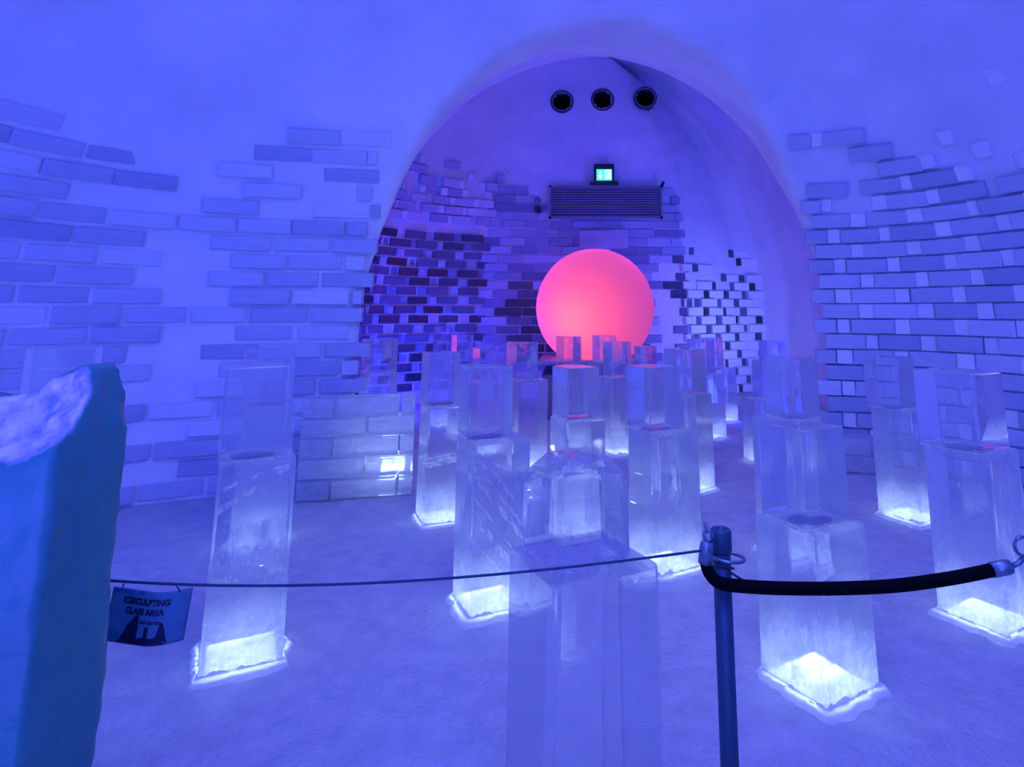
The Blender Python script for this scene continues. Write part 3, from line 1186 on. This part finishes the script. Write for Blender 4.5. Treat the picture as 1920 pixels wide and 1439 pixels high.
# ------------------------------------------------------------------ carved ice horn at the left edge
def carved():
    out = [(-1.75, -.02), (-1.75, 1.45), (-1.40, 1.44), (-1.26, 1.431), (-1.21, 1.424), (-1.165, 1.424), (-1.12, 1.444), (-1.072, 1.477), (-1.03, 1.492), (-1.0, 1.48),
           (-.979, 1.43), (-.968, 1.355), (-.960, 1.245), (-.958, 1.14), (-.957, 1.035), (-.955, .885), (-.953, .70), (-.955, .45), (-.96, -.02)]
    out = [(p.x, p.z) for p in catmull([(x, 0, z) for x, z in out], 3)]
    bm = bmesh.new()
    y0, y1 = 1.20, 1.40
    a = [bm.verts.new((x, y0, z)) for x, z in out]
    b = [bm.verts.new((x, y1, z)) for x, z in out]
    n = len(out)
    for k in range(n):
        bm.faces.new((a[k], a[(k + 1) % n], b[(k + 1) % n], b[k]))
    bm.faces.new(a[::-1])
    bm.faces.new(b)
    bmesh.ops.recalc_face_normals(bm, faces=bm.faces[:])
    bmesh.ops.triangulate(bm, faces=bm.faces[:])
    me = bpy.data.meshes.new('carved')
    bm.to_mesh(me)
    bm.free()
    o = bpy.data.objects.new('carved', me)
    COL.objects.link(o)
    cut = bmesh.new()
    bmesh.ops.create_icosphere(cut, subdivisions=4, radius=1)
    cut.transform(Matrix.Translation((-1.10, 1.155, 1.46)) @ Matrix.Diagonal((.185, .17, .14, 1)))
    cm = bpy.data.meshes.new('cut')
    cut.to_mesh(cm)
    cut.free()
    co = bpy.data.objects.new('cut', cm)
    COL.objects.link(co)
    m1 = o.modifiers.new('b', 'BOOLEAN')
    m1.operation = 'DIFFERENCE'
    m1.solver = 'EXACT'
    m1.object = co
    m2 = o.modifiers.new('r', 'REMESH')
    m2.mode = 'VOXEL'
    m2.voxel_size = .011
    m3 = o.modifiers.new('s', 'SMOOTH')
    m3.iterations = 4
    dg_ = bpy.context.evaluated_depsgraph_get()
    res = bpy.data.meshes.new_from_object(o.evaluated_get(dg_))
    bpy.data.objects.remove(o)
    bpy.data.objects.remove(co)
    bm = bmesh.new()
    bm.from_mesh(res)
    for v in bm.verts:
        d = (v.co - Vector((-1.10, 1.155, 1.46)))
        q = (d.x / .185) ** 2 + (d.y / .17) ** 2 + (d.z / .14) ** 2
        rough = .016 if q < 1.15 else .004
        v.co += v.normal * (noise.noise(v.co * 26) * rough + noise.noise(v.co * 7) * .006)
    return bm


horn = obj('carved_ice_block', carved(), M['sculpt'], None, True)
tag(horn, 'tall teal-blue carved ice block with a scooped top and rounded horn, at the left edge', 'ice sculpture')

# ------------------------------------------------------------------ barrier: posts, black rope, thin cord, sign
def barrier_post(x, y, h, label):
    root = empty('barrier_post', (x, y, 0))
    tag(root, label, 'post', 'steel barrier posts')
    bm = bmesh.new()
    lathe(bm, [(.0225, .005), (.0225, h - .055)], 20)
    obj('pole', bm, M['post'], root, True)
    bm = bmesh.new()
    lathe(bm, [(.024, h - .055), (.027, h - .05), (.027, h - .004), (.024, h), (.015, h), (.013, h - .006)], 20)
    obj('cap', bm, M['post'], root, True)
    bm = bmesh.new()
    lathe(bm, [(.09, .004), (.09, .012), (.03, .02)], 28)
    obj('foot_plate', bm, M['steel'], root)
    bm = bmesh.new()
    tube(bm, [Vector((p.x * 1.25, p.y, p.z + p.x * -.12)) for p in circle((.012, 0, h - .066), .034, 'Z', 20)], .0042, 6, True)
    obj('ring', bm, M['steel'], root, True)
    bm = bmesh.new()
    tube(bm, [(-.026, -.012, h - .085), (0, -.028, h - .078), (.027, -.012, h - .09)], .003, 6)
    tube(bm, [(.02, -.012, h - .1), (.05, -.012, h - .118)], .003, 6)
    obj('wire_tie', bm, M['cord'], root, True)
    return root


PX_, PY_ = .382, 1.70
barrier_post(PX_, PY_, 1.05, 'thin steel barrier post standing in the snow, holding the black rope')
barrier_post(1.235, 1.72, 1.05, 'second steel barrier post at the other end of the black rope')

rope = empty('barrier_rope', (.345, 1.645, 1.0))
tag(rope, 'thick black velvet barrier rope sagging between steel end caps', 'rope')
RP = [(.330, 1.650, .992), (.338, 1.645, .966), (.363, 1.640, .946), (.428, 1.640, .938), (.533, 1.642, .933), (.664, 1.645, .932), (.795, 1.645, .938), (.928, 1.645, .954), (1.04, 1.645, .974)]
bm = bmesh.new()
pts = catmull(RP, 6)
tube(bm, [p - rope.location for p in pts], .0150, 12)
obj('rope_body', bm, M['black_rope'], rope, True)


def end_cap(p, d, name):
    p, d = Vector(p) - rope.location, Vector(d).normalized()
    bm = bmesh.new()
    tube(bm, [p - d * .006, p + d * .030, p + d * .042, p + d * .046], [.0175, .0175, .0150, .006], 14)
    obj('end_cap', bm, M['steel'], rope, True)
    return p + d * .046


t0 = (Vector(RP[0]) - Vector(RP[1]))
e0 = end_cap(RP[0], t0 + Vector((.02, 0, .06)), 'a')
t1 = (Vector(RP[-1]) - Vector(RP[-2]))
e1 = end_cap(RP[-1], t1, 'b')
bm = bmesh.new()
tube(bm, circle(e0 + Vector((.004, 0, .012)), .011, 'Y', 14), .0035, 6, True)
tube(bm, circle(e0 + Vector((-.002, 0, .032)), .010, 'X', 14), .0032, 6, True)
obj('hook', bm, M['steel'], rope, True)
bm = bmesh.new()
tube(bm, [e1, e1 + Vector((.02, 0, .008)), e1 + Vector((.032, 0, .02))], .006, 8)
tube(bm, circle(e1 + Vector((.034, 0, .045)), .022, 'Y', 16), .0042, 6, True)
tube(bm, [e1 + Vector((.052, 0, .045)), e1 + Vector((.085, .025, .04)), Vector((1.196, 1.712, .985)) - rope.location], .004, 6)
obj('hook', bm, M['steel'], rope, True)

cp = []
CA, CB = Vector((.355, 1.645, 1.022)), Vector((-1.24, 1.60, .978))
for k in range(33):
    t = k / 32
    p = CA.lerp(CB, t)
    p.z -= .045 * 4 * t * (1 - t) * (1 + .4 * (t - .5))
    cp.append(p)
bm = bmesh.new()
tube(bm, cp, .0030, 6)
cord = obj('thin_rope', bm, M['cord'], None, True)
tag(cord, 'thin dark cord stretched from the steel post to the carved ice block', 'cord')

# the sign: a slightly curled printed sheet hung below the cord
SGN_W, SGN_H = .172, .116
SGN_O = Vector((-1.105, 1.600, .838))


def sgn(u, v, off=0.0):
    """u, v in metres on the sheet from its lower left corner"""
    k = max(0, u / SGN_W - .55) / .45
    y = .05 * k * k - .006 * math.sin(u / SGN_W * math.pi)
    sag = .012 * (u / SGN_W) ** 2 + .010 * (u / SGN_W)
    return Vector((u - .012 * k * k + .010 * v / SGN_H, y - off + .012 * v, v - sag))


sg = empty('hanging_sign', SGN_O)
tag(sg, 'curled blue sign reading ICESCULPTING CLASS AREA hanging from the cord', 'sign')
bm = bmesh.new()
g = [[bm.verts.new(sgn(SGN_W * i / 24, SGN_H * j / 10)) for i in range(25)] for j in range(11)]
for j in range(10):
    for i in range(24):
        bm.faces.new((g[j][i], g[j][i + 1], g[j + 1][i + 1], g[j + 1][i]))
sheet = obj('sheet', bm, M['sign'], sg, True)
sd = sheet.modifiers.new('s', 'SOLIDIFY')
sd.thickness = .0015
sd.offset = 1


def sign_poly(name, polys, mat, off):
    bm = bmesh.new()
    for poly in polys:
        f = bm.faces.new([bm.verts.new((u * SGN_W, v * SGN_H, 0)) for u, v in poly])
    bmesh.ops.triangulate(bm, faces=bm.faces[:])
    bmesh.ops.subdivide_edges(bm, edges=bm.edges[:], cuts=3, use_grid_fill=True)
    for v in bm.verts:
        v.co = sgn(v.co.x, v.co.y, off)
    return obj(name, bm, mat, sg)


sign_poly('print_border', [[(.86, .02), (.99, .02), (.99, .98), (.9, .98)], [(.02, .92), (.9, .92), (.9, .985), (.02, .985)], [(.02, .02), (.25, .02), (.2, .22), (.02, .26)]], M['sign_mid'], .0018)
sign_poly('print_silhouette', [
    [(.20, .02), (.46, .02), (.46, .32), (.45, .52), (.42, .56), (.41, .34), (.36, .40), (.31, .36), (.27, .20)],
    [(.46, .02), (.60, .02), (.60, .34), (.55, .34), (.55, .16), (.46, .12)],
    [(.60, .02), (.86, .02), (.82, .12), (.79, .30), (.76, .42), (.73, .44), (.72, .30), (.70, .16), (.60, .14)]], M['sign_dark'], .0022)


def sign_text(txt, u, v, size, mat, squeeze=1.0):
    cu = bpy.data.curves.new('t', 'FONT')
    cu.body = txt
    cu.size = size
    cu.align_x = 'CENTER'
    cu.offset = size * .045
    o = bpy.data.objects.new('t', cu)
    COL.objects.link(o)
    dg_ = bpy.context.evaluated_depsgraph_get()
    me_ = bpy.data.meshes.new_from_object(o.evaluated_get(dg_))
    bpy.data.objects.remove(o)
    bm = bmesh.new()
    bm.from_mesh(me_)
    for q in bm.verts:
        q.co = sgn(u * SGN_W + q.co.x * squeeze, v * SGN_H + q.co.y, .0027)
    return obj('lettering', bm, mat, sg)


sign_text('ICESCULPTING', .50, .745, .0185, M['sign_dark'], .86)
sign_text('CLASS AREA', .50, .565, .0185, M['sign_dark'], .86)
sign_text('NOT ENTER', .60, .40, .0090, M['sign_dark'], .9)
bm = bmesh.new()
for u in (.12, .88):
    a_ = sgn(SGN_W * u, SGN_H)
    wx = SGN_O.x + a_.x
    t_ = (CA.x - wx) / (CA.x - CB.x)
    zc = CA.lerp(CB, t_).z - .045 * 4 * t_ * (1 - t_) * (1 + .4 * (t_ - .5))
    yc = CA.lerp(CB, t_).y
    tube(bm, [a_ + Vector((0, 0, -.004)), Vector((a_.x, yc - SGN_O.y, zc - .0045 - SGN_O.z))], .0015, 5)
obj('tie', bm, M['cord'], sg)

# small floor spot beside the right wall
sp = empty('floor_spotlight', (3.72, 4.75, 0))
tag(sp, 'tiny bright white floor spotlight by the right wall at the frame edge', 'spotlight')
bm = bmesh.new()
lathe(bm, [(.05, 0), (.055, .03), (.05, .06), (.035, .065)], 16)
obj('housing', bm, M['dark_box'], sp)
bm = bmesh.new()
bmesh.ops.create_uvsphere(bm, u_segments=12, v_segments=8, radius=.034)
obj('bulb', bm, M['led'], sp, True, (0, 0, .075))
